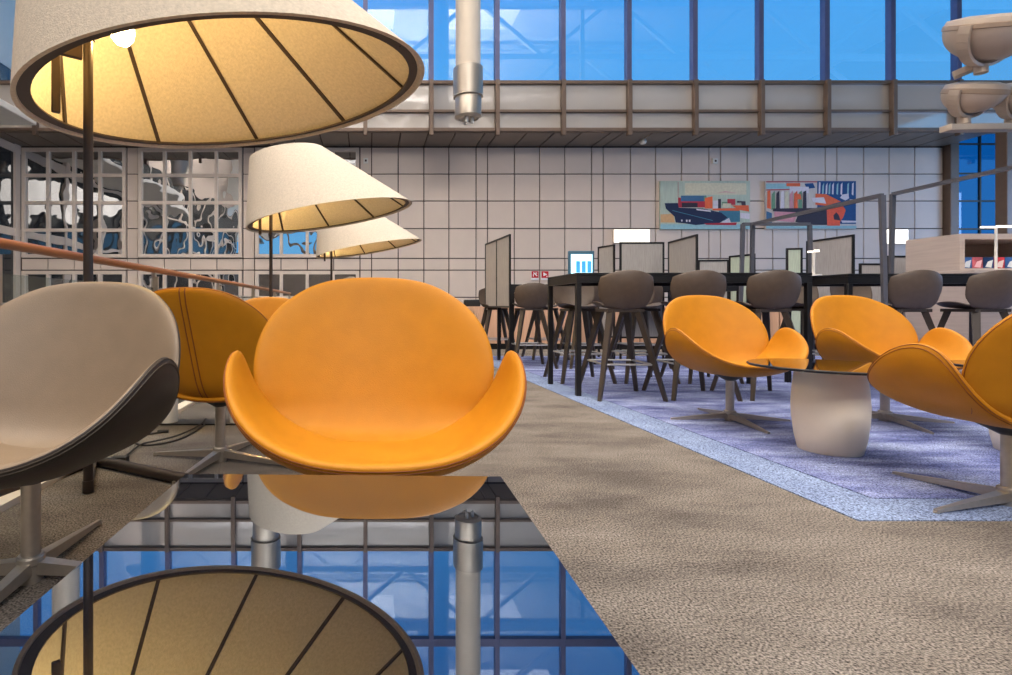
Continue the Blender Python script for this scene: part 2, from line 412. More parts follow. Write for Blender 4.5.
# balustrade on the left ----------------------------------------------------------------------------
zrail = .977
bal = empty('balustrade', (-1.42, 3, 0), 0, 'glass balustrade with round wooden handrail running along the left edge of the carpet', 'railing')
b = MB(); b.tube([(0, -7.5, zrail), (0, 6.6, zrail)], .021, 16); part_label(b.build('handrail', M_wood, bal), 'round orange-brown wooden handrail')
b = MB(); b.box((-.012, -7.5, -.1), (.0, 6.6, .86)); b.build('glass_panel', M_rail, bal)
b = MB(); b.box((-.03, -7.5, -.28), (.02, 6.6, -.05)); b.build('bottom_channel', M_steel, bal)
for yy in [-5.5+1.5*i for i in range(9)]:
    b = MB(); b.box((.0, yy-.008, -.1), (.03, yy+.008, .93)); b.box((-.012, yy-.012, .86), (.012, yy+.012, zrail-.02)); b.build('post', M_steel, bal)

# hanging steel air columns ---------------------------------------------------------------------------
def air_column(xpx, lab):
    D = 15.5; x_ = XX(xpx, D); c = empty('air_column', (x_, D, ZZ(121, D)), 0, lab, 'air duct', 'steel air columns hanging from the roof')
    z0 = 0; za = (121-97.5)*D/F; zb = (121-69)*D/F
    b = MB(); b.lathe([(.36, zb), (.36, 17.8-ZZ(121, D))], 40); b.build('upper_tube', M_steelm, c)
    b = MB(); b.lathe([(.36, zb+.0), (.43, zb-.0), (.43, za), (.38, za)], 40); b.build('wide_sleeve', M_steel, c)
    b = MB(); b.lathe([(.36, za+.05), (.385, za), (.385, .12), (.30, .06), (.30, .10), (.001, .10)], 40); b.build('nozzle', M_steel, c)
    for k_ in range(3):
        b = MB(); a = k_*2.1; b.lathe([(.05, .09), (.05, -.06), (.03, -.08), (.001, -.08)], 12, (.12*math.cos(a), .12*math.sin(a), 0)); b.build('spout', M_white, c)
M_steelm = mat('satin_duct', (216, 202, 184), .5, .15, var=.03, scale=3)
air_column(468, 'round steel air column hanging in front of the blue upper windows')
air_column(266, 'round steel air column hanging behind the nearest lampshade, seen mirrored in the glass table')
air_column(66, 'leftmost steel air column hanging behind the nearest lampshade')

# floodlight bowls top right ------------------------------------------------------------------------------
def bowl(x, y, D, r, lab, tilt):
    loc = P(x, y, D); c = empty('bowl_floodlight', loc, R(12), lab, 'floodlight', 'bowl floodlights on brackets')
    M = Matrix.Rotation(R(tilt), 3, 'Y') @ Matrix.Rotation(R(22), 3, 'X')
    pr = [(r*math.cos(t)*1.0, -r*.9*math.sin(t)) for t in [math.pi/2*(1-i/12) for i in range(13)]]
    b = MB(); b.lathe([(max(p_[0], .001), p_[1]) for p_ in pr]+[(r*1.0, .03), (r*.97, .10), (r*.6, .15), (.001, .16)], 36, M=M); b.build('housing', M_floodm, c)
    b = MB(); b.lathe([(r*1.0, -.06), (r*1.02, -.05), (r*1.02, .02), (r*1.0, .03)], 36, M=M); b.build('rim_band', M_flood2, c)
    b = MB()
    pts = [M @ Vector((r*1.10*math.cos(t), 0, -r*1.02*math.sin(t))) for t in [math.pi*i/16 for i in range(17)]]
    for i in range(16): b.beam(pts[i], pts[i+1], .045, .16, up=M @ Vector((0, 1, 0)))
    b.build('yoke', M_floodm, c)
    b = MB(); q = M @ Vector((0, 0, -r*1.02)); b.tube([q, q+Vector((0, 0, -.14))], .09, 12); b.build('pivot', M_floodm, c)
M_floodm = mat('cream_metal', (196, 178, 160), .45, .2, var=.03, scale=5)
M_flood2 = mat('tan_metal', (170, 148, 128), .5, .2, var=.03, scale=5)
bowl(996, 24, 9.0, .63, 'large cream bowl floodlight, highest of those at the top right', -9)
bowl(975, 91, 9.6, .43, 'cream bowl floodlight directly under the highest one, on the lower arm', -3)
bowl(1024, 93, 9.6, .43, 'cream bowl floodlight cut by the right picture edge on the lower arm', 0)
def arm(p0, p1, lab):
    c = empty('floodlight_arm', p0, 0, lab, 'bracket arm')
    v = Vector(p1)-Vector(p0); b = MB(); b.beam((0, 0, 0), v, .2, .11); b.build('arm_bar', M_floodm, c, .01)
    b = MB(); b.box((v.x-.1, v.y-.1, -6), (v.x+.1, v.y+.1, 12)); b.build('mast', M_floodm, c)
arm(P(953, 76, 9.6), P(1075, 24, 8.6), 'sloping cream arm under the highest bowl floodlight')
arm(P(945, 128.5, 9.6), P(1110, 126, 9.7), 'level cream arm carrying the two lower bowl floodlights')

# ================================================================== LOUNGE CHAIRS
def seat_fn(a, b):
    t = max(-1.2, min(1.2, a))*math.pi/2
    sn = min(1, abs(math.sin(t))); x = .366*math.sin(t); z = .318+.280*(1-math.sqrt(max(0, 1-sn**2.4)))
    if abs(a) > 1: z += (abs(a)-1)*.3
    yc = -.09+.10*a*a; B = .235+.0*a*a
    y = yc+B*b
    z += .062*b*b*(1-a*a) if b < 0 else -.004*b*b*(1-a*a)
    z += -.03*b*a*a
    return (x, y, z)
BP = [(.315,.812),(.294,.742),(.268,.668),(.242,.595),(.217,.525),(.193,.458),(.165,.392),(.122,.340),(.045,.312),(-.05,.306)]
def bp(t):
    t = max(0, min(1, t))*(len(BP)-1); i = min(int(t), len(BP)-2); f = t-i
    def cr(p0, p1, p2, p3): return .5*((2*p1)+(-p0+p2)*f+(2*p0-5*p1+4*p2-p3)*f*f+(-p0+3*p1-3*p2+p3)*f**3)
    g_ = lambda j: BP[max(0, min(len(BP)-1, j))]
    return cr(g_(i-1)[0], g_(i)[0], g_(i+1)[0], g_(i+2)[0]), cr(g_(i-1)[1], g_(i)[1], g_(i+1)[1], g_(i+2)[1])
def back_fn(a, b):
    q = -b                                    # b=+1 top
    t = .5+.5*q-.10*(1-q*q)
    y, z = bp(t)
    if t < 0: y += -t*-.05; z += -t*.5
    if t > 1: y -= (t-1)*.5
    dn = max(0, min(1, (t-.6)/.4)); x = .348*a*(1+.12*dn)
    up = 1-max(0, min(1, (t-.55)/.45))
    y -= .85*x*x*(.3+.7*up); z += .9*x*x*(1-up)
    return (x, y, z)
def rim(fn, rr=1.0, n=96, off=0.0):
    pts = []
    e = 1e-3
    for i in range(n):
        t = 2*math.pi*i/n; a, b = rr*math.cos(t), rr*math.sin(t)
        p = Vector(fn(a+e, b))-Vector(fn(a-e, b)); q = Vector(fn(a, b+e))-Vector(fn(a, b-e)); nn = p.cross(q).normalized()
        pts.append(Vector(fn(a, b))+nn*off)
    return pts
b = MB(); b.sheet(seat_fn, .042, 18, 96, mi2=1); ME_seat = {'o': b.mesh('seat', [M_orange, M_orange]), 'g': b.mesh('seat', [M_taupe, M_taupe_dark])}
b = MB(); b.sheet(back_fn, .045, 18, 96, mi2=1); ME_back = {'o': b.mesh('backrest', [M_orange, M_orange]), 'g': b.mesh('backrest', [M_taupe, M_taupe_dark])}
b = MB(); b.tube(rim(seat_fn, .992, off=-.0062), .0014, 6, True); b.tube(rim(seat_fn, .968, off=-.0112), .0014, 6, True)
ME_pip = {'o': b.mesh('piping', M_orange_seam), 'g': b.mesh('piping', M_taupe_seam)}
b = MB(); b.tube(rim(back_fn, .992, off=-.0066), .0014, 6, True)
for dx in (-.012, .012):
    pts = []
    e = 1e-3
    for i in range(40):
        bb = .985-1.97*i/39; p = Vector(back_fn(dx/.348+e, bb))-Vector(back_fn(dx/.348-e, bb)); q = Vector(back_fn(dx/.348, bb+e))-Vector(back_fn(dx/.348, bb-e)); nn = p.cross(q).normalized()
        pts.append(Vector(back_fn(dx/.348, bb))-nn*(.0225*math.sqrt(max(0, 1-abs(bb)**9))+.0003))
    b.tube(pts, .003, 6)
ME_bpip = {'o': b.mesh('back_seam', M_orange_seam), 'g': b.mesh('back_seam', M_taupe_seam)}
b = MB(); b.lathe([(.0235, 0), (.0235, .275)], 28); b.lathe([(.030, .045), (.034, .05), (.034, .066), (.030, .071)], 28); b.lathe([(.029, .0), (.029, .05)], 28)
ME_col = b.mesh('column', M_steel)
b = MB(); b.lathe([(.028, .262), (.055, .278), (.095, .300), (.09, .316), (.001, .316)], 28); ME_cap = b.mesh('swivel_plate', M_blackplastic)
b = MB(); b.beam((.02, 0, .040), (.362, 0, .011), .034, .034, w2=.012, h2=.012); b.tube([(.358, 0, .0), (.358, 0, .009)], .009, 10); ME_leg = b.mesh('leg', M_steel)
b = MB(); b.box((.355, .0, .47), (.362, .022, .505)); ME_tagm = b.mesh('care_tag', M_signwhite)
def lounge_chair(x, y, rz, base, kind, label):
    c = empty('lounge_chair', (x, y, 0), rz, label, 'lounge chair', 'swivel lounge chairs with winged seats')
    s_ = link('seat', ME_seat[kind], c); link('piping', ME_pip[kind], s_)
    k_ = link('backrest', ME_back[kind], c); link('back_seam', ME_bpip[kind], k_)
    link('column', ME_col, c); link('swivel_plate', ME_cap, c)
    for i in range(4): link('leg', ME_leg, c, rz=base-rz+i*math.pi/2)
    return c
CH = [
 (.017, 1.45, R(0), R(45), 'o', 'orange leather lounge chair facing the camera behind the black glass table'),
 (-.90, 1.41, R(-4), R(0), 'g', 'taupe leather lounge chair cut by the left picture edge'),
 (-.700, 2.50, R(180-12), R(-15), 'o', 'orange lounge chair turned away, its seamed back showing beside the taupe chair'),
 (-.80, 4.02, R(0), R(20), 'o', 'orange lounge chair almost hidden, only its top edge showing left of the central chair'),
 (2.31, 3.37, R(2), R(-4), 'o', 'orange lounge chair left of the round pedestal table on the blue carpet'),
 (3.29, 3.36, R(2), R(-12), 'o', 'orange lounge chair behind the right side of the round pedestal table'),
 (2.355, 1.937, R(180+5), R(12), 'o', 'orange lounge chair cut by the right picture edge, seen from behind'),
]
for i, c in enumerate(CH):
    o = lounge_chair(*c)
    if i == 0: o.scale = (1.03, 1.03, 1.02)

# ================================================================== TABLES
# glass coffee table in front
T0 = empty('coffee_table', (-.07, .70, 0), R(-1.5), 'low square coffee table with mirror-like black glass top in the foreground', 'coffee table')
DT = F*.305/168; xa, xb = XX(181, DT)+.07, XX(496, DT)+.07; yb_, ya_ = DT-.70, DT-.70-.565
b = MB(); b.box((xa, ya_, .412), (xb, yb_, .425)); b.build('glass_top', M_table, T0)
b = MB(); b.box((xa+.03, ya_+.03, .392), (xb-.03, yb_-.03, .411)); b.build('frame', M_black, T0)
b = MB(); b.box((-.10, -.10, .03), (.10, .10, .392)); b.build('pedestal', M_black, T0, .01)
b = MB(); b.box((-.24, -.24, 0), (.24, .24, .03)); b.build('foot_plate', M_black, T0, .005)

def barrel_table(x, y, rt, label, sc=1.0):
    c = empty('pedestal_table', (x, y, 0), 0, label, 'side table', 'round glass topped barrel tables')
    pr = [(.118, 0), (.128, .012), (.142, .08), (.152, .17), (.1545, .24), (.150, .32), (.142, .39), (.136, .424), (.001, .424)]
    b = MB(); b.lathe([(r_*sc, z_) for r_, z_ in pr], 56); b.build('barrel_base', M_stone, c)
    b = MB(); b.lathe([(rt-.005, .4388), (.001, .4389)], 72, mi=0); b.lathe([(.001, .425), (rt-.005, .425), (rt, .429), (rt, .435), (rt-.005, .4388)], 72, mi=1); part_label(b.build('glass_top', [M_table, M_black], c), 'black glass top')
barrel_table(2.325, 2.66, .34, 'pale barrel-shaped pedestal table with round black glass top between the right hand orange chairs')
barrel_table(3.30, 2.62, .30, 'pale barrel-shaped pedestal table at the right picture edge behind the rightmost chair')

# white pedestal table behind the taupe chair
T1 = empty('white_side_table', (-1.05, 3.33, 0), 0, 'white two-column side table half hidden between the taupe chair and the turned orange chair', 'side table')
for x_ in (-.205, .235):
    b = MB(); b.lathe([(.054, .0), (.054, .40)], 28, (x_, 0, 0)); b.build('leg', M_white, T1)
b = MB(); b.box((-.27, -.2, .40), (.29, .2, .42)); b.build('table_top', M_white, T1, .005)
b = MB(); b.box((-.275, -.07, .0), (.30, .07, .008)); b.build('foot_plate', M_black, T1)

# cables ---------------------------------------------------------------
def floor_pts(l, z=.006): return [((x-PX)*(ZC*F/(y-PY))/F, ZC*F/(y-PY), z) for x, y in l]
def smooth(pts, n=6):
    out = []; N = len(pts)
    for i in range(N-1):
        p0, p1, p2, p3 = [Vector(pts[max(0, min(N-1, j))]) for j in (i-1, i, i+1, i+2)]
        for k_ in range(n):
            f = k_/n; out.append(.5*((2*p1)+(-p0+p2)*f+(2*p0-5*p1+4*p2-p3)*f*f+(-p0+3*p1-3*p2+p3)*f**3))
    return out+[Vector(pts[-1])]
c1 = floor_pts([(163, 433), (150, 435), (138, 438), (134, 443), (142, 446), (160, 445), (180, 440), (196, 432), (206, 424)])
b = MB(); b.tube(smooth(c1), .0045, 8)
p0 = Vector(c1[0]); b.tube([p0+Vector((-.03, 0, .004)), p0+Vector((.03, .005, .004))], .009, 8)
o = b.build('power_cable', M_cable); tag(o, 'thin dark cable looping on the carpet under the turned orange chair', 'cable')
c2 = floor_pts([(120, 462), (128, 457), (141, 447), (158, 443), (180, 437), (200, 427), (205, 421)], .014)
b = MB(); b.tube(smooth(c2), .005, 8); p0 = Vector(c2[0]); b.box(p0+Vector((-.035, -.02, -.013)), p0+Vector((.035, .02, .012)))
o = b.build('power_cable', M_cable); tag(o, 'thick dark cable ending in a black socket block beside the lamp foot', 'cable')

# ================================================================== FLOOR LAMPS
def shade_geo():
    """local: origin at pole foot, +x toward the shade's far side"""
    tilt = R(9.2); Rb, Rt = .872, .39; cx, cz = .606, 1.671
    Bc = Vector((cx, 0, cz)); Tc = Vector((.168, 0, 2.303))
    M = Matrix.Rotation(-tilt, 3, 'Y')
    def pt(t, ang, off=0):
        c = Bc.lerp(Tc, t); r = Rb+(Rt-Rb)*t+off
        return c+M @ Vector((r*math.cos(ang), r*math.sin(ang), 0))
    return pt, Bc, Tc, M, Rb, Rt
def lamp(x, y, dirang, label, rib0=0):
    c = empty('floor_lamp', (x, y, 0), dirang, label, 'floor lamp', 'giant felt floor lamps along the balustrade')
    pt, Bc, Tc, M, Rb, Rt = shade_geo(); n = 96; nt_ = 8
    b = MB(); vs = []
    for off in (0, -.018):
        for i in range(nt_+1):
            for k_ in range(n): vs.append(pt(i/nt_, 2*math.pi*k_/n, off))
    fs = []; W = (nt_+1)*n
    for i in range(nt_):
        for k_ in range(n):
            l = (k_+1) % n
            fs.append((i*n+k_, i*n+l, (i+1)*n+l, (i+1)*n+k_)); fs.append((W+i*n+l, W+i*n+k_, W+(i+1)*n+k_, W+(i+1)*n+l))
    for k_ in range(n):
        l = (k_+1) % n; fs.append((l, k_, W+k_, W+l)); fs.append((nt_*n+k_, nt_*n+l, W+nt_*n+l, W+nt_*n+k_))
    b.add(vs, fs, 0, True); sh = b.build('lamp_shade', M_felt, c)
    # closed top disc a little below the top edge
    b = MB(); vs = [pt(.985, 2*math.pi*k_/n, -.019) for k_ in range(n)]+[pt(.985, 2*math.pi*k_/n, -.019)-M @ Vector((0, 0, .012)) for k_ in range(n)]
    b.add(vs, [list(range(n)), list(range(2*n-1, n-1, -1))]+[(k_, n+k_, n+(k_+1) % n, (k_+1) % n) for k_ in range(n)]); b.build('top_disc', M_felt, c)
    # steel ring inside the rim
    b = MB(); vs = []
    up = M @ Vector((0, 0, 1))
    for k_ in range(n):
        a = 2*math.pi*k_/n
        po = pt(.0, a, -.020); pi_ = pt(.0, a, -.068)
        vs += [po+up*.012, pi_+up*.012, pi_+up*.020, po+up*.020]
    fs = []
    for k_ in range(n):
        l = (k_+1) % n
        for q in range(4): fs.append((k_*4+q, k_*4+(q+1) % 4, l*4+(q+1) % 4, l*4+q))
    b.add(vs, fs, 0, False); part_label(b.build('rim_ring', M_ring, c), 'flat dark ring inside the rim')
    for k_ in range(9):
        a = R(134+40*k_)-dirang; b = MB()
        p0, p1 = pt(.02, a, -.026), pt(.96, a, -.026); nrm = M @ Vector((math.cos(a), math.sin(a), 0))
        b.beam(p0, p1, .020, .008, up=nrm); b.build('rib', M_ring, sh)
    # pole, bracket, socket, bulb, base
    b = MB(); b.tube([(0, 0, .03), (0, 0, 2.22)], .018, 20); b.build('pole', M_pole, c)
    b = MB(); b.tube([(0, 0, 1.78), (0, 0, 2.25)], .024, 20); b.build('pole_sleeve', M_pole, c)
    b = MB()
    hp = pt(.05, math.pi, -.04); hp2 = pt(.72, math.pi, -.04)
    b.box((-.125, -.01, 1.695), (-.02, .01, 1.79)); b.box((-.125, -.0101, 1.47), (-.095, .0101, 1.694)); b.box((-.19, -.008, 1.74), (-.125, .008, 1.77))
    b.build('bracket', M_pole, c, .004)
    bl = Vector((.125, .0, 1.85))
    b = MB(); b.tube([(0, 0, 1.96), (.12, 0, 1.96)], .012, 12); b.tube([(.125, 0, 1.97), (.125, 0, 1.90)], .022, 16); b.build('socket', M_pole, c)
    b = MB(); b.lathe([(.001, -.055), (.025, -.048), (.042, -.025), (.046, 0), (.04, .025), (.022, .05), (.018, .058)], 20, bl); b.build('bulb', M_bulb, c)
    b = MB()
    Q = Matrix.Rotation(-dirang, 3, 'Z'); tri = [Q @ Vector(v_) for v_ in ((-.17, .36, .027), (.40, .06, .027), (.02, -.40, .027))]
    b.tube([tri[0], tri[1]], .023, 16); b.tube([tri[0], Q @ Vector((-.29, -.12, .027))], .023, 16); b.tube([tri[0], (0, 0, .027)], .02, 16)
    b.tube([(0, 0, .004), (0, 0, .05)], .021, 20)
    part_label(b.build('foot_frame', M_pole, c), 'dark tubular foot resting on the carpet')
    return c
lamp(-1.10, 2.076, R(36), 'nearest and largest felt floor lamp with tilted cone shade filling the top left')
lamp(-.998, 5.43, R(10), 'middle one of the felt floor lamps, its whole shade visible behind the turned orange chair')
lamp(-.592, 8.56, R(4), 'farthest felt floor lamp, its shade partly behind the middle one')

# ================================================================== BAR STOOLS AND TABLES
def stool_fn(a, b):
    q = 2*math.sqrt(2)
    f1 = lambda p_, o_: .5*math.sqrt(max(0, 2+p_*p_-o_*o_+q*p_))-.5*math.sqrt(max(0, 2+p_*p_-o_*o_-q*p_))
    a, b = .5*a+.5*f1(a, b), .5*b+.5*f1(b, a)
    if b < 0:
        t = -b; y = .13-.33*t; z = .722+.012*t*t; wd = .16+.045*math.sin(min(1, t)*3.1)
    else:
        t = b; y = .13+.075*math.sin(min(1.1, t)*1.9); z = .722+.297*t**1.2; wd = .16+.077*math.sin(min(1, t)*1.9)
    bk = max(0, min(1, (b+.25)/.6)); x = wd*a
    y -= 1.5*x*x*bk; z += 1.3*x*x*(1-bk)
    return (x, y, z)
b = MB(); b.sheet(stool_fn, .024, 14, 72, 8); ME_sshell = b.mesh('shell', M_stool)
ME_sleg = []
for sx in (-1, 1):
    for sy in (-1, 1):
        b = MB(); b.beam((sx*.105, sy*.10, .705), (sx*.25, sy*.25, 0), .05, .042, w2=.026, h2=.026); ME_sleg.append(b.mesh('leg', M_leg))
b = MB(); b.box((-.14, -.13, .69), (.14, .13, .715)); ME_splate = b.mesh('under_seat_plate', M_leg)
b = MB(); r_ = .188
b.tube([(-r_, -r_, .28), (r_, -r_, .28)], .008, 8); b.tube([(-r_, r_, .28), (r_, r_, .28)], .008, 8)
b.tube([(-r_, -r_, .28), (-r_, r_, .28)], .008, 8); b.tube([(r_, -r_, .28), (r_, r_, .28)], .008, 8); ME_sring = b.mesh('footrest', M_chrome)
def stool(x, y, rz, label, group):
    c = empty('bar_stool', (x, y, 0), rz, label, 'bar stool', group)
    link('shell', ME_sshell, c)
    for m_ in ME_sleg: link('leg', m_, c)
    link('under_seat_plate', ME_splate, c); link('footrest', ME_sring, c)
G1, G2, G3 = 'stools with backs to the camera at the bar tables', 'stools on the far side of the bar tables', 'stools at the back bar table'
Y1 = 4.31
near = [(2.045, 'leftmost brown-black bar stool on the near side of the front bar table'),
        (2.625, 'second brown-black bar stool from the left on the near side of the front bar table'),
        (3.215, 'third brown-black bar stool from the left, behind the orange chair left of the barrel table'),
        (4.31, 'brown-black bar stool in front of the pale shelf unit, left of the rightmost stool'),
        (4.93, 'rightmost brown-black bar stool, cut by the right picture edge')]
for i, (x_, l) in enumerate(near): stool(x_, Y1+random.uniform(-.02, .02), R(180)+R(random.uniform(-4, 4)), l, G1)
far = [(2.08, 5.22, 'bar stool facing the camera across the left end of the front bar table'),
       (2.68, 5.22, 'second stool from the left across the front bar table, seen between stool backs'),
       (3.28, 5.22, 'third stool from the left across the front bar table, behind the near stools'),
       (4.40, 5.28, 'stool across the right bar table, left of the blue table leg'),
       (4.95, 5.28, 'stool across the right bar table, between the two rightmost near stools')]
for x_, y_, l in far: stool(x_, y_, 0, l, G2)
back = [(1.96, 6.42, 0, 'leftmost stool at the back bar table, back towards the camera'),
        (2.62, 6.42, 0, 'second stool at the back bar table, seen under the front bar table'),
        (3.30, 6.42, 0, 'third stool at the back bar table, seen between the legs of the front stools'),
        (1.80, 7.45, 180, 'dark stool across the back bar table near its left end'),
        (2.50, 7.45, 180, 'second stool across the back bar table from its left end')]
for x_, y_, a_, l in back: stool(x_, y_, R(180-a_), l, G3)

def bar_table(x0, x1, y0, y1, label, ztop=1.01):
    c = empty('bar_table', (x0, y0, 0), 0, label, 'bar table', 'tall black bar tables'); W, Dp = x1-x0, y1-y0
    b = MB(); b.box((0, 0, ztop-.022), (W, Dp, ztop)); b.build('table_top', M_black, c, .003)
    b = MB(); t = .04; za, zb = ztop-.082, ztop-.023
    b.box((.0, 0.002, za), (W, t, zb)); b.box((0, Dp-t, za), (W, Dp-.002, zb)); b.box((.002, t, za), (t, Dp-t, zb)); b.box((W-t, t, za), (W-.002, Dp-t, zb)); b.build('apron', M_black, c)
    xs = [0, W-.04]
    for xx_ in xs:
        for yy_ in (0, Dp-.04):
            b = MB(); b.box((xx_, yy_, 0), (xx_+.04, yy_+.04, za)); b.build('leg', M_black, c, .003)
bar_table(1.70, 3.62, 4.30, 5.00, 'front tall black bar table with three stools pushed up to it')
bar_table(4.02, 6.60, 4.42, 5.10, 'right tall black bar table in front of the pale shelf unit')
bar_table(1.76, 4.60, 6.50, 7.20, 'back tall black bar table beside the tall screen')

# screens between the seats -----------------------------------------------------------------
def screen(p, q, z0, z1, label, fab=None, t=.02, post=None, group='fabric dividing screens'):
    p = Vector((p[0], p[1], 0)); q = Vector((q[0], q[1], 0)); L = (q-p).length; ang = math.atan2(q.y-p.y, q.x-p.x)
    c = empty('divider_screen', p, ang, label, 'screen', group); fw = .024
    b = MB(); b.box((0, -t/2, 0), (fw, t/2, z1)); b.box((L-fw, -t/2, 0), (L, t/2, z1)); b.box((fw, -t/2, z1-fw), (L-fw, t/2, z1)); b.box((fw, -t/2, z0), (L-fw, t/2, z0+fw))
    if post: b.box((L*post-.012, -t/2, z0+fw), (L*post+.012, t/2, z1-fw))
    b.build('frame', M_black, c)
    b = MB(); b.box((fw, -t/4, z0+fw), (L-fw, t/4, z1-fw)); b.build('fabric_panel', fab or M_fabric, c)
screen((1.735, 6.44), (1.66, 7.45), .72, 1.62, 'tall narrow grey screen in black frame at the left end of the back bar table', post=.5)
screen((3.335, 7.65), (3.42, 7.32), .3, 1.60, 'short grey screen just right of the blue display, standing edge on')
screen((3.45, 7.24), (4.06, 7.24), .3, 1.62, 'wide grey screen facing the camera below the left lit panel')
screen((4.02, 7.06), (3.93, 6.30), .3, 1.60, 'grey screen in black frame sloping towards the camera below the left ship painting')
screen((4.62, 7.40), (5.02, 7.35), .3, 1.39, 'low tan screen below the left ship painting')
screen((5.03, 7.35), (5.13, 7.0), .3, 1.44, 'pale green screen below the gap between the paintings', M_greenfabric)
screen((5.62, 7.1), (5.80, 7.05), .3, 1.52, 'slim pale green screen beside the wide framed screen', M_greenfabric)
screen((5.80, 6.98), (5.82, 6.32), .3, 1.60, 'framed grey screen below the right ship painting')
screen((6.42, 6.9), (6.74, 6.9), .3, 1.30, 'low dark-framed screen left of the pale shelf unit')
screen((6.98, 7.1), (7.34, 7.1), .3, 1.42, 'striped grey screen touching the left side of the pale shelf unit')

# thin steel portal frames --------------------------------------------------------------------
def portal(p, q, z1, label, w_=.026):
    p = Vector(p); q = Vector(q); c = empty('portal_frame', (p.x, p.y, 0), 0, label, 'metal frame', 'slim steel portal frames over the bar tables')
    v = q-p
    b = MB(); b.beam((0, 0, z1), (v.x, v.y, z1), w_*1.2, w_*1.2); b.build('top_bar', M_frame2, c)
    for e_, s_ in ((Vector((0, 0)), -1), (Vector((v.x, v.y)), 1)):
        b = MB(); d_ = v.normalized()*.04*s_; b.beam((e_.x, e_.y, z1), (e_.x+d_.x, e_.y+d_.y, .0), w_*1.5, w_, w2=w_, h2=w_*.8); b.build('post', M_frame2, c)
M_frame2 = mat('grey_blue_steel', (104, 104, 112), .4, .4, var=.05)
portal((4.08, 5.60), (4.05, 4.16), 1.61, 'steel portal frame whose bar runs towards the camera across the right ship painting')
portal((3.99, 5.62), (4.70, 5.62), 1.612, 'steel portal frame facing the camera between the two ship paintings')
portal((5.02, 5.05), (4.95, 3.2), 1.81, 'steel portal frame whose bar runs to the right picture edge above the shelf unit')

# shelf unit ------------------------------------------------------------------------------------------------
sx0, sx1, sy0, sy1, sz = 6.70, 8.9, 5.98, 6.58, 1.56
c = empty('shelf_unit', (sx0, sy0, 0), 0, 'pale grey wooden shelf unit with open compartment at the right edge behind the stools', 'shelf')
W, Dp = sx1-sx0, sy1-sy0
b = MB(); b.box((0, 0, 0), (.06, Dp, sz)); b.box((W-.06, 0, 0), (W, Dp, sz)); b.box((.06, 0, sz-.06), (W-.06, Dp, sz)); b.box((.06, Dp-.03, 0), (W-.06, Dp, sz-.06)); b.box((.06, 0, 1.14), (W-.06, Dp-.03, 1.17)); b.box((.06, .0, 0), (W-.06, .03, 1.14)); b.box((1.1, 0.02, 1.17), (1.13, Dp-.03, sz-.06)); b.build('body', M_greywood, c)
b = MB(); b.box((-.35, -.45, 1.085), (W, -.001, 1.125)); b.build('worktop', M_greywood, c, .004)
b = MB(); b.box((-.33, -.43, 0), (-.29, -.02, 1.085)); b.box((-.29, -.10, 0), (W, -.06, 1.085)); b.build('worktop_support', M_greywood, c)
magc = [((60,100,160),(230,235,240)), ((225,110,120),(250,200,205)), ((40,70,120),(240,240,235)), ((200,60,70),(240,220,215))]
for i in range(8):
    cc = magc[i % 4]; m1 = mat('magazine_cover_%d' % (i % 4), cc[0], .3, var=.5, scale=9); m2 = mat('magazine_accent_%d' % (i % 4), cc[1], .3)
    b = MB(); xx_ = sx0+.09+i*.125
    b.box((xx_, sy0+.06, 1.172), (xx_+.118, sy0+.10, 1.30), 0)
    b.add([(xx_+.02, sy0+.059, 1.19), (xx_+.09, sy0+.059, 1.18), (xx_+.11, sy0+.059, 1.27), (xx_+.05, sy0+.059, 1.25)], [(0, 1, 2, 3)], 1)
    o = b.build('magazine', [m1, m2]); tag(o, ['blue and white', 'pink and white', 'navy and cream', 'red and cream'][i % 4]+' magazine standing in the shelf unit, '+['first','second','third','fourth','fifth','sixth','seventh','eighth'][i]+' from the left', 'magazine', 'magazines standing in the shelf unit')

# T shaped task lamps
def tlamp(x, y, ztop, zb, wl, label, hgt_bar=.012):
    c = empty('task_lamp', (x, y, zb), 0, label, 'task lamp', 'T-shaped white task lamps'); h = ztop-zb
    b = MB(); b.tube([(0, 0, 0), (0, 0, h)], .012, 10); b.build('stem', M_white, c)
    b = MB(); b.box((-wl, -.012, h-.005), (-.012, .012, h+hgt_bar)); b.box((.012, -.012, h-.0), (wl, .012, h+hgt_bar+.01)); part_label(b.build('light_bar', M_screenlit, c), 'glowing white crossbar')
    b = MB(); b.lathe([(.06, 0), (.06, .012), (.001, .014)], 20); b.build('lamp_foot', M_white, c)
tlamp(XX(996, 5.70), 5.70, ZZ(227.5, 5.70), 1.125, .16, 'white T-shaped task lamp standing in front of the shelf unit')
tlamp(XX(813.5, 4.75), 4.75, ZZ(252, 4.75), 1.01, .045, 'small T-shaped task lamp glowing on the right bar table', .01)

# displays -------------------------------------------------------------------------------------------------------
c = empty('information_display', (XX(583, 9.3), 9.36, .735), 0, 'small blue-framed information display glowing behind the front bar table', 'display'); D = 9.3
x0, x1, z0, z1 = XX(570, D)-XX(583, D), XX(596, D)-XX(583, D), ZZ(275, D)-.735, ZZ(250.5, D)-.735
M_dispf = mat('display_bezel', (70, 108, 128), .35); M_disps = mat('display_white', (200, 240, 255), .4, emit=(190, 238, 255), estr=1.6); M_dispb = mat('display_blue', (60, 150, 200), .4, emit=(60, 140, 200), estr=1.0)
b = MB(); b.box((x0, 0, z0), (x1, .05, z1)); b.build('housing', M_dispf, c, .01)
b = MB(); b.box((x0+.04, -.004, z0+.03), (x1-.04, -.001, z1-.06), 0)
for i in range(3): b.box((-.10+i*.10, -.007, z0+.05), (-.03+i*.10, -.0045, z0+.25), 1)
b.build('screen', [M_disps, M_dispb], c)
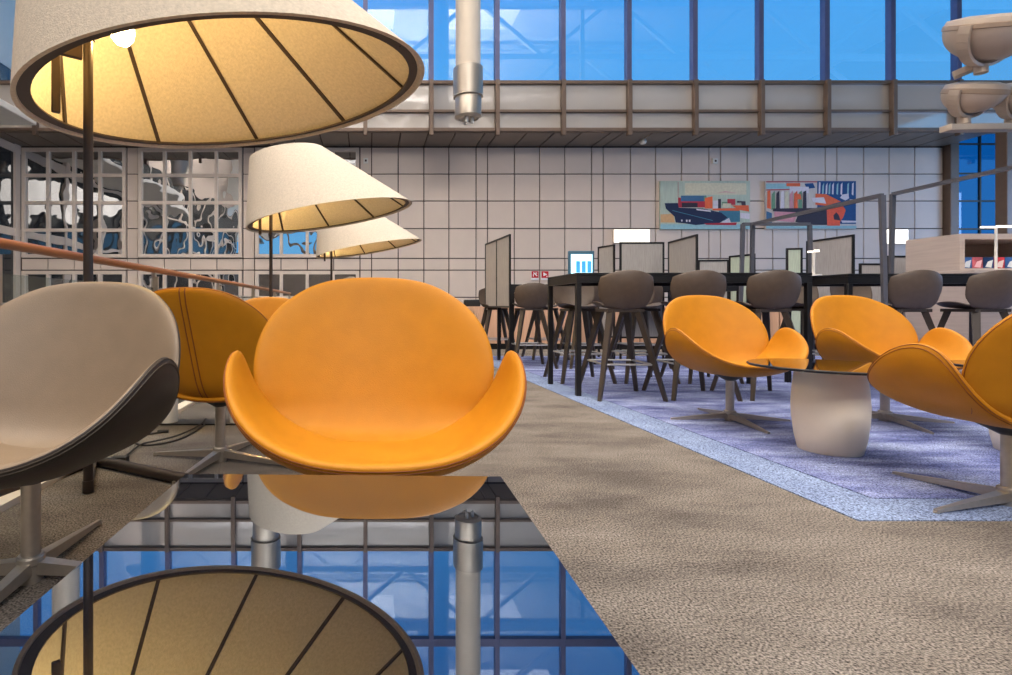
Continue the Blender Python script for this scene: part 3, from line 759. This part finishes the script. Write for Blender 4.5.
b = MB(); b.box((-.03, .01, .01), (.03, .04, z0)); b.box((-.14, -.08, 0), (.14, .12, .012)); b.build('stand', M_dark_steel, c)
def litpanel(x0, x1, y0, y1, label):
    D = YW-.10; b = MB(); b.box((XX(x0, D), D, ZZ(y1, D)), (XX(x1, D), D+.09, ZZ(y0, D))); fr = b.build('lit_panel', M_frame)
    b = MB(); b.box((XX(x0, D)+.02, D-.012, ZZ(y1, D)+.02), (XX(x1, D)-.02, D-.002, ZZ(y0, D)-.02)); b.build('glowing_face', M_screenlit, fr); tag(fr, label, 'lit panel', 'glowing white panels on the far wall')
litpanel(613.5, 650, 229.2, 243, 'glowing white rectangular panel on the far wall, left one above the grey screens')
litpanel(884, 908.5, 229.2, 244, 'glowing white rectangular panel on the far wall, right one beside the shelf unit')
# detectors on the wall
for x_, y_, l in ((365.8, 161, 'small white square detector on the wall right of the windows'), (714.5, 161.3, 'small white square detector on the wall above the gap between the paintings')):
    b = MB(); D = YW; b.box((XX(x_-2.4, D), D-.06, ZZ(y_+2.6, D)), (XX(x_+2.4, D), D, ZZ(y_-2.6, D)), 0); b.box((XX(x_-.9, D), D-.075, ZZ(y_+1, D)), (XX(x_+.9, D), D-.061, ZZ(y_-1, D)), 1)
    o = b.build('detector', [M_white, M_seam], bevel=.005); tag(o, l, 'detector', 'white detectors on the far wall')
# fire signs
def firesign(x0, kind, label):
    D = YW-.05; c = MB(); c.box((XX(x0, D), D, ZZ(280, D)), (XX(x0+7.6, D), D+.045, ZZ(271, D)))
    r = c.build('fire_sign', M_signwhite); b = MB(); b.box((XX(x0+.3, D), D-.008, ZZ(277.9, D)), (XX(x0+7.3, D), D-.002, ZZ(271.2, D))); b.build('red_field', M_redsign, r)
    X0, Z0 = XX(x0+.3, D), ZZ(277.9, D); u = (XX(x0+7.3, D)-X0)/10; v = (ZZ(271.2, D)-Z0)/10
    b = MB(); q = lambda pts: b.add([(X0+a*u, D-.010, Z0+k_*v) for a, k_ in pts], [list(range(len(pts)))])
    if kind == 0:
        q([(2, 7.5), (3.2, 8.5), (8.5, 3.5), (7.4, 2.4)]); q([(2, 2), (3.2, 2), (3.2, 6), (2, 6)]); q([(5.5, 6.5), (8, 6.5), (8, 8), (5.5, 8)])
    else:
        q([(2.5, 2.5), (8.2, 5.2), (2.5, 8.2)]); q([(7, 1.5), (8.4, 1.5), (8.4, 3.2), (7, 3.2)])
    b.build('symbol', M_signwhite, r); tag(r, label, 'sign', 'red fire safety signs')
firesign(531.2, 0, 'left one of the two small red fire safety signs above the back bar table')
firesign(541.2, 1, 'right one of the two small red fire safety signs above the back bar table')

# paintings ----------------------------------------------------------------------------------------------------------
def painting(x0, y0, x1, y1, polys, bg, label):
    D = YW-.10; XA, ZA = XX(x0, D), ZZ(y0, D); W, H = XX(x1, D)-XA, ZA-ZZ(y1, D)
    b = MB(); b.box((XA, D, ZA-H), (XA+W, D+.08, ZA)); fr = b.build('painting', mat('canvas_'+label[:5], bg, .7, var=.10, scale=8, var_scale=(3, 1, .3)))
    names = {}; b = MB(); mats = []
    for n_, (col_, pts) in enumerate(polys):
        if col_ not in names: names[col_] = len(mats); mats.append(mat('paint_%d_%d_%d' % col_, col_, .7, var=.08, scale=12))
        vs = [(XA+u*W, D-.002-.0006*n_, ZA-v*H) for u, v in pts]
        b.add(vs, [list(range(len(vs)))[::-1]], names[col_])
    b.build('painted_picture', mats, fr); tag(fr, label, 'painting', 'container ship paintings')
def sc(pts, x0, y0, w_, h_): return [((a-x0)/w_, (k_-y0)/h_) for a, k_ in pts]
A = lambda pts: sc(pts, 68, 70, 847, 455)
rect = lambda a, k_, c_, d_: [(a, k_), (c_, k_), (c_, d_), (a, d_)]
N, BL, RD, OR, TL, WH, CR, SEA, SAND, GR, DK, PK = (28,38,72), (62,104,142), (176,44,60), (232,104,60), (62,118,142), (222,214,222), (214,206,180), (150,192,200), (212,168,120), (110,150,120), (52,42,56), (214,150,160)
p1 = [(CR, A(rect(300, 90, 880, 200))), (SAND, A([(70, 385), (190, 380), (205, 462), (70, 462)])), (SEA, A(rect(69, 478, 914, 524))),
      (TL, A([(620, 350), (820, 350), (820, 455), (690, 460), (620, 420)])), (RD, A([(235, 225), (490, 260), (490, 320), (235, 320)])),
      (BL, A([(262, 208), (500, 208), (500, 262), (262, 262)])), (GR, A(rect(478, 215, 505, 262))), (DK, A(rect(270, 276, 420, 318))), (OR, A([(488, 230), (560, 215), (560, 330), (488, 330)])),
      (WH, A(rect(566, 255, 615, 330))), (DK, A(rect(612, 240, 640, 330))), (OR, A([(560, 330), (815, 325), (815, 352), (560, 348)])), (RD, A(rect(700, 240, 775, 296))), (GR, A(rect(648, 268, 700, 300))), (CR, A(rect(655, 282, 735, 322))),
      (OR, A([(740, 300), (900, 300), (905, 360), (800, 340)])), (N, A([(108, 280), (232, 278), (240, 322), (470, 330), (640, 368), (700, 415), (630, 465), (400, 486), (295, 470), (212, 462), (200, 405), (118, 330)])),
      (WH, A([(405, 332), (540, 348), (545, 362), (410, 346)])), (TL, A([(180, 345), (560, 440), (560, 447), (180, 352)])), (WH, A([(640, 462), (715, 418), (735, 470)])), (RD, A([(480, 470), (790, 462), (780, 488), (500, 484)])),
      (WH, A([(820, 370), (912, 378), (908, 432), (822, 420)])), (DK, A([(790, 258), (870, 262), (872, 300), (835, 300), (830, 275), (790, 276)])), (PK, A([(600, 185), (680, 168), (800, 185), (680, 176)])), (RD, A(rect(232, 80, 236, 225))), (WH, A(rect(262, 436, 275, 452))), (WH, A(rect(308, 436, 322, 456))), (WH, A(rect(334, 436, 350, 456)))]
painting(660.3, 181, 750, 229.2, p1, (184, 196, 180), 'left ship painting, dark-hulled container vessel with blue and red load on a pale ground')
B_ = lambda pts: sc(pts, 75, 75, 850, 455)
DB = (24, 74, 130)
p2 = [(DB, B_(rect(560, 76, 924, 480))), (SEA, B_(rect(78, 100, 300, 150))), (RD, B_(rect(78, 78, 560, 88))), (RD, B_([(80, 155), (300, 150), (300, 160), (80, 165)])), (OR, B_(rect(270, 95, 400, 125))), (DB, B_([(440, 100), (520, 95), (540, 140), (460, 150)])),
      (WH, B_(rect(300, 130, 480, 190)))]
for i_, xx_ in enumerate((575, 608, 640, 668, 700, 742, 780, 842, 886)):
    p2.append((SEA if i_ % 2 else WH, B_([(xx_, 85+(i_*37) % 40), (xx_+16, 90), (xx_+12, 190+(i_*53) % 50), (xx_-4, 200)])))
for i_ in range(9):
    p2.append(((OR, GR, DK, WH, CR, PK)[i_ % 6], B_([(90+i_*42, 170+(i_*31) % 40), (118+i_*42, 165), (122+i_*42, 340), (86+i_*42, 330+(i_*17) % 20)])))
p2 += [(OR, B_([(340, 195), (400, 200), (410, 250), (345, 250)])), (OR, B_([(540, 195), (640, 200), (780, 270), (640, 310), (540, 300)])), (WH, B_([(500, 235), (620, 230), (640, 290), (520, 275)])), (PK, B_([(150, 365), (370, 370), (340, 465), (160, 450)])),
       (DK, B_([(140, 335), (640, 330), (650, 360), (380, 372), (140, 362)])), (DK, B_([(385, 372), (650, 335), (650, 490), (520, 490), (350, 462)])), ((238, 92, 58), B_([(645, 330), (700, 300), (790, 300), (825, 350), (800, 420), (770, 460), (770, 500), (650, 498)])), (DK, B_([(735, 370), (760, 400), (775, 450), (715, 440), (708, 400)])),
       (WH, B_([(780, 448), (924, 452), (924, 468), (790, 470)])), (WH, B_([(790, 205), (850, 195), (855, 240), (820, 260), (770, 235)])), (SEA, B_(rect(78, 498, 924, 524))), (BL, B_([(78, 360), (130, 380), (130, 470), (78, 480)])), (WH, B_(rect(860, 250, 910, 262)))]
painting(765.6, 181, 856, 229.2, p2, (206, 196, 190), 'right ship painting, orange tug bow with blue stripes at its right')

# planter by the tall screen -----------------------------------------------------
c = empty('planter', (1.62, 8.85, 0), 0, 'dark planter with grassy leaves partly hidden behind the central orange chair', 'planter')
b = MB(); b.box((-.22, -.12, 0), (.22, .12, .5)); b.build('box', M_black, c, .01)
M_grass = mat('dull_grass', (108, 92, 74), .7, var=.3, scale=8); b = MB()
for i in range(90):
    x_, y_ = random.uniform(-.2, .2), random.uniform(-.1, .1); a_ = random.uniform(0, 6.28); h_ = random.uniform(.12, .26); l_ = random.uniform(.02, .12)
    p = Vector((x_, y_, .49)); q = p+Vector((math.cos(a_)*l_, math.sin(a_)*l_, h_)); w_ = Vector((-math.sin(a_), math.cos(a_), 0))*.006
    b.add([p-w_, p+w_, q], [(0, 1, 2)])
b.build('leaves', M_grass, c)
c = empty('black_box_lamp', (XX(472, 9.25), 9.25, .74), 0, 'small black folded case on the parapet left of the tall screen', 'case')
b = MB(); b.box((-.14, -.06, 0), (.14, .06, .12)); b.build('case_body', M_blackplastic, c, .015)
b = MB(); b.tube([(.12, 0, .10), (.20, 0, .11)], .012, 8); b.build('handle', M_blackplastic, c)
c.name = 'storage_case'

# ================================================================== LIGHT
def area(loc, size, e, col_, rot=(0, 0, 0), spread=180):
    l = bpy.data.lights.new('added_light', 'AREA'); l.shape = 'RECTANGLE'; l.size, l.size_y = size; l.energy = e; l.color = col_; l.spread = R(spread)
    o = bpy.data.objects.new('added_light', l); COL.objects.link(o); o.location = loc; o.rotation_euler = rot
    return o
WARM = (1, .93, .87)
for x_ in (-8, -1, 6):  # unseen overhead area lamps without fixtures, added to light the lounge
    for y_ in (-7, 0, 7, 13.5):
        area((x_, y_, 17.3), (5, 3), 245, WARM, spread=130)
# unseen upward lamps, added to bounce soft light off the white roof
for x_ in (-8, -2, 4):
    area((x_, 4, 9.5), (3, 3), 1350, WARM, (math.pi, 0, 0), 150)
for x_ in (0, 3, 6):  # unseen fill lamps behind the camera, added to brighten surfaces facing it
    area((x_, -10, 11.5), (5, 4), 390, WARM, (R(62), 0, 0), 150)
# blue evening daylight entering through the glazed right-hand side
area((27, 12, 3.2), (7, 6), 420, (.35, .55, 1), (R(90), 0, R(68)), 120)
w_ = bpy.data.worlds.new('sky'); S.world = w_; w_.use_nodes = True; nt = w_.node_tree
bg = nt.nodes['Background']; tc = nt.nodes.new('ShaderNodeTexCoord'); sp = nt.nodes.new('ShaderNodeSeparateXYZ'); rp = nt.nodes.new('ShaderNodeValToRGB')
nt.links.new(tc.outputs['Generated'], sp.inputs[0]); nt.links.new(sp.outputs['Z'], rp.inputs['Fac']); nt.links.new(rp.outputs['Color'], bg.inputs['Color'])
rp.color_ramp.elements[0].position = 0.0; rp.color_ramp.elements[0].color = (*lin((120, 190, 240)), 1)
rp.color_ramp.elements[1].position = .75; rp.color_ramp.elements[1].color = (*lin((50, 130, 230)), 1)
e = rp.color_ramp.elements.new(.38); e.color = (*lin((80, 172, 245)), 1)
bg.inputs['Strength'].default_value = 1.12

# ================================================================== CAMERA
cam = bpy.data.cameras.new('camera'); co = bpy.data.objects.new('camera', cam); COL.objects.link(co)
co.location = (0, 0, ZC); co.rotation_euler = (math.pi/2, 0, 0)
cam.sensor_width = 36; cam.lens = F/1012*36
cam.shift_x = (506-PX)/1012; cam.shift_y = -(337.5-PY)/1012
cam.clip_end = 200; cam.clip_start = .02
S.camera = co
S.view_settings.view_transform = 'Standard'; S.view_settings.look = 'None'; S.view_settings.gamma = 1; S.view_settings.exposure = 0.0
S.view_settings.use_curve_mapping = False
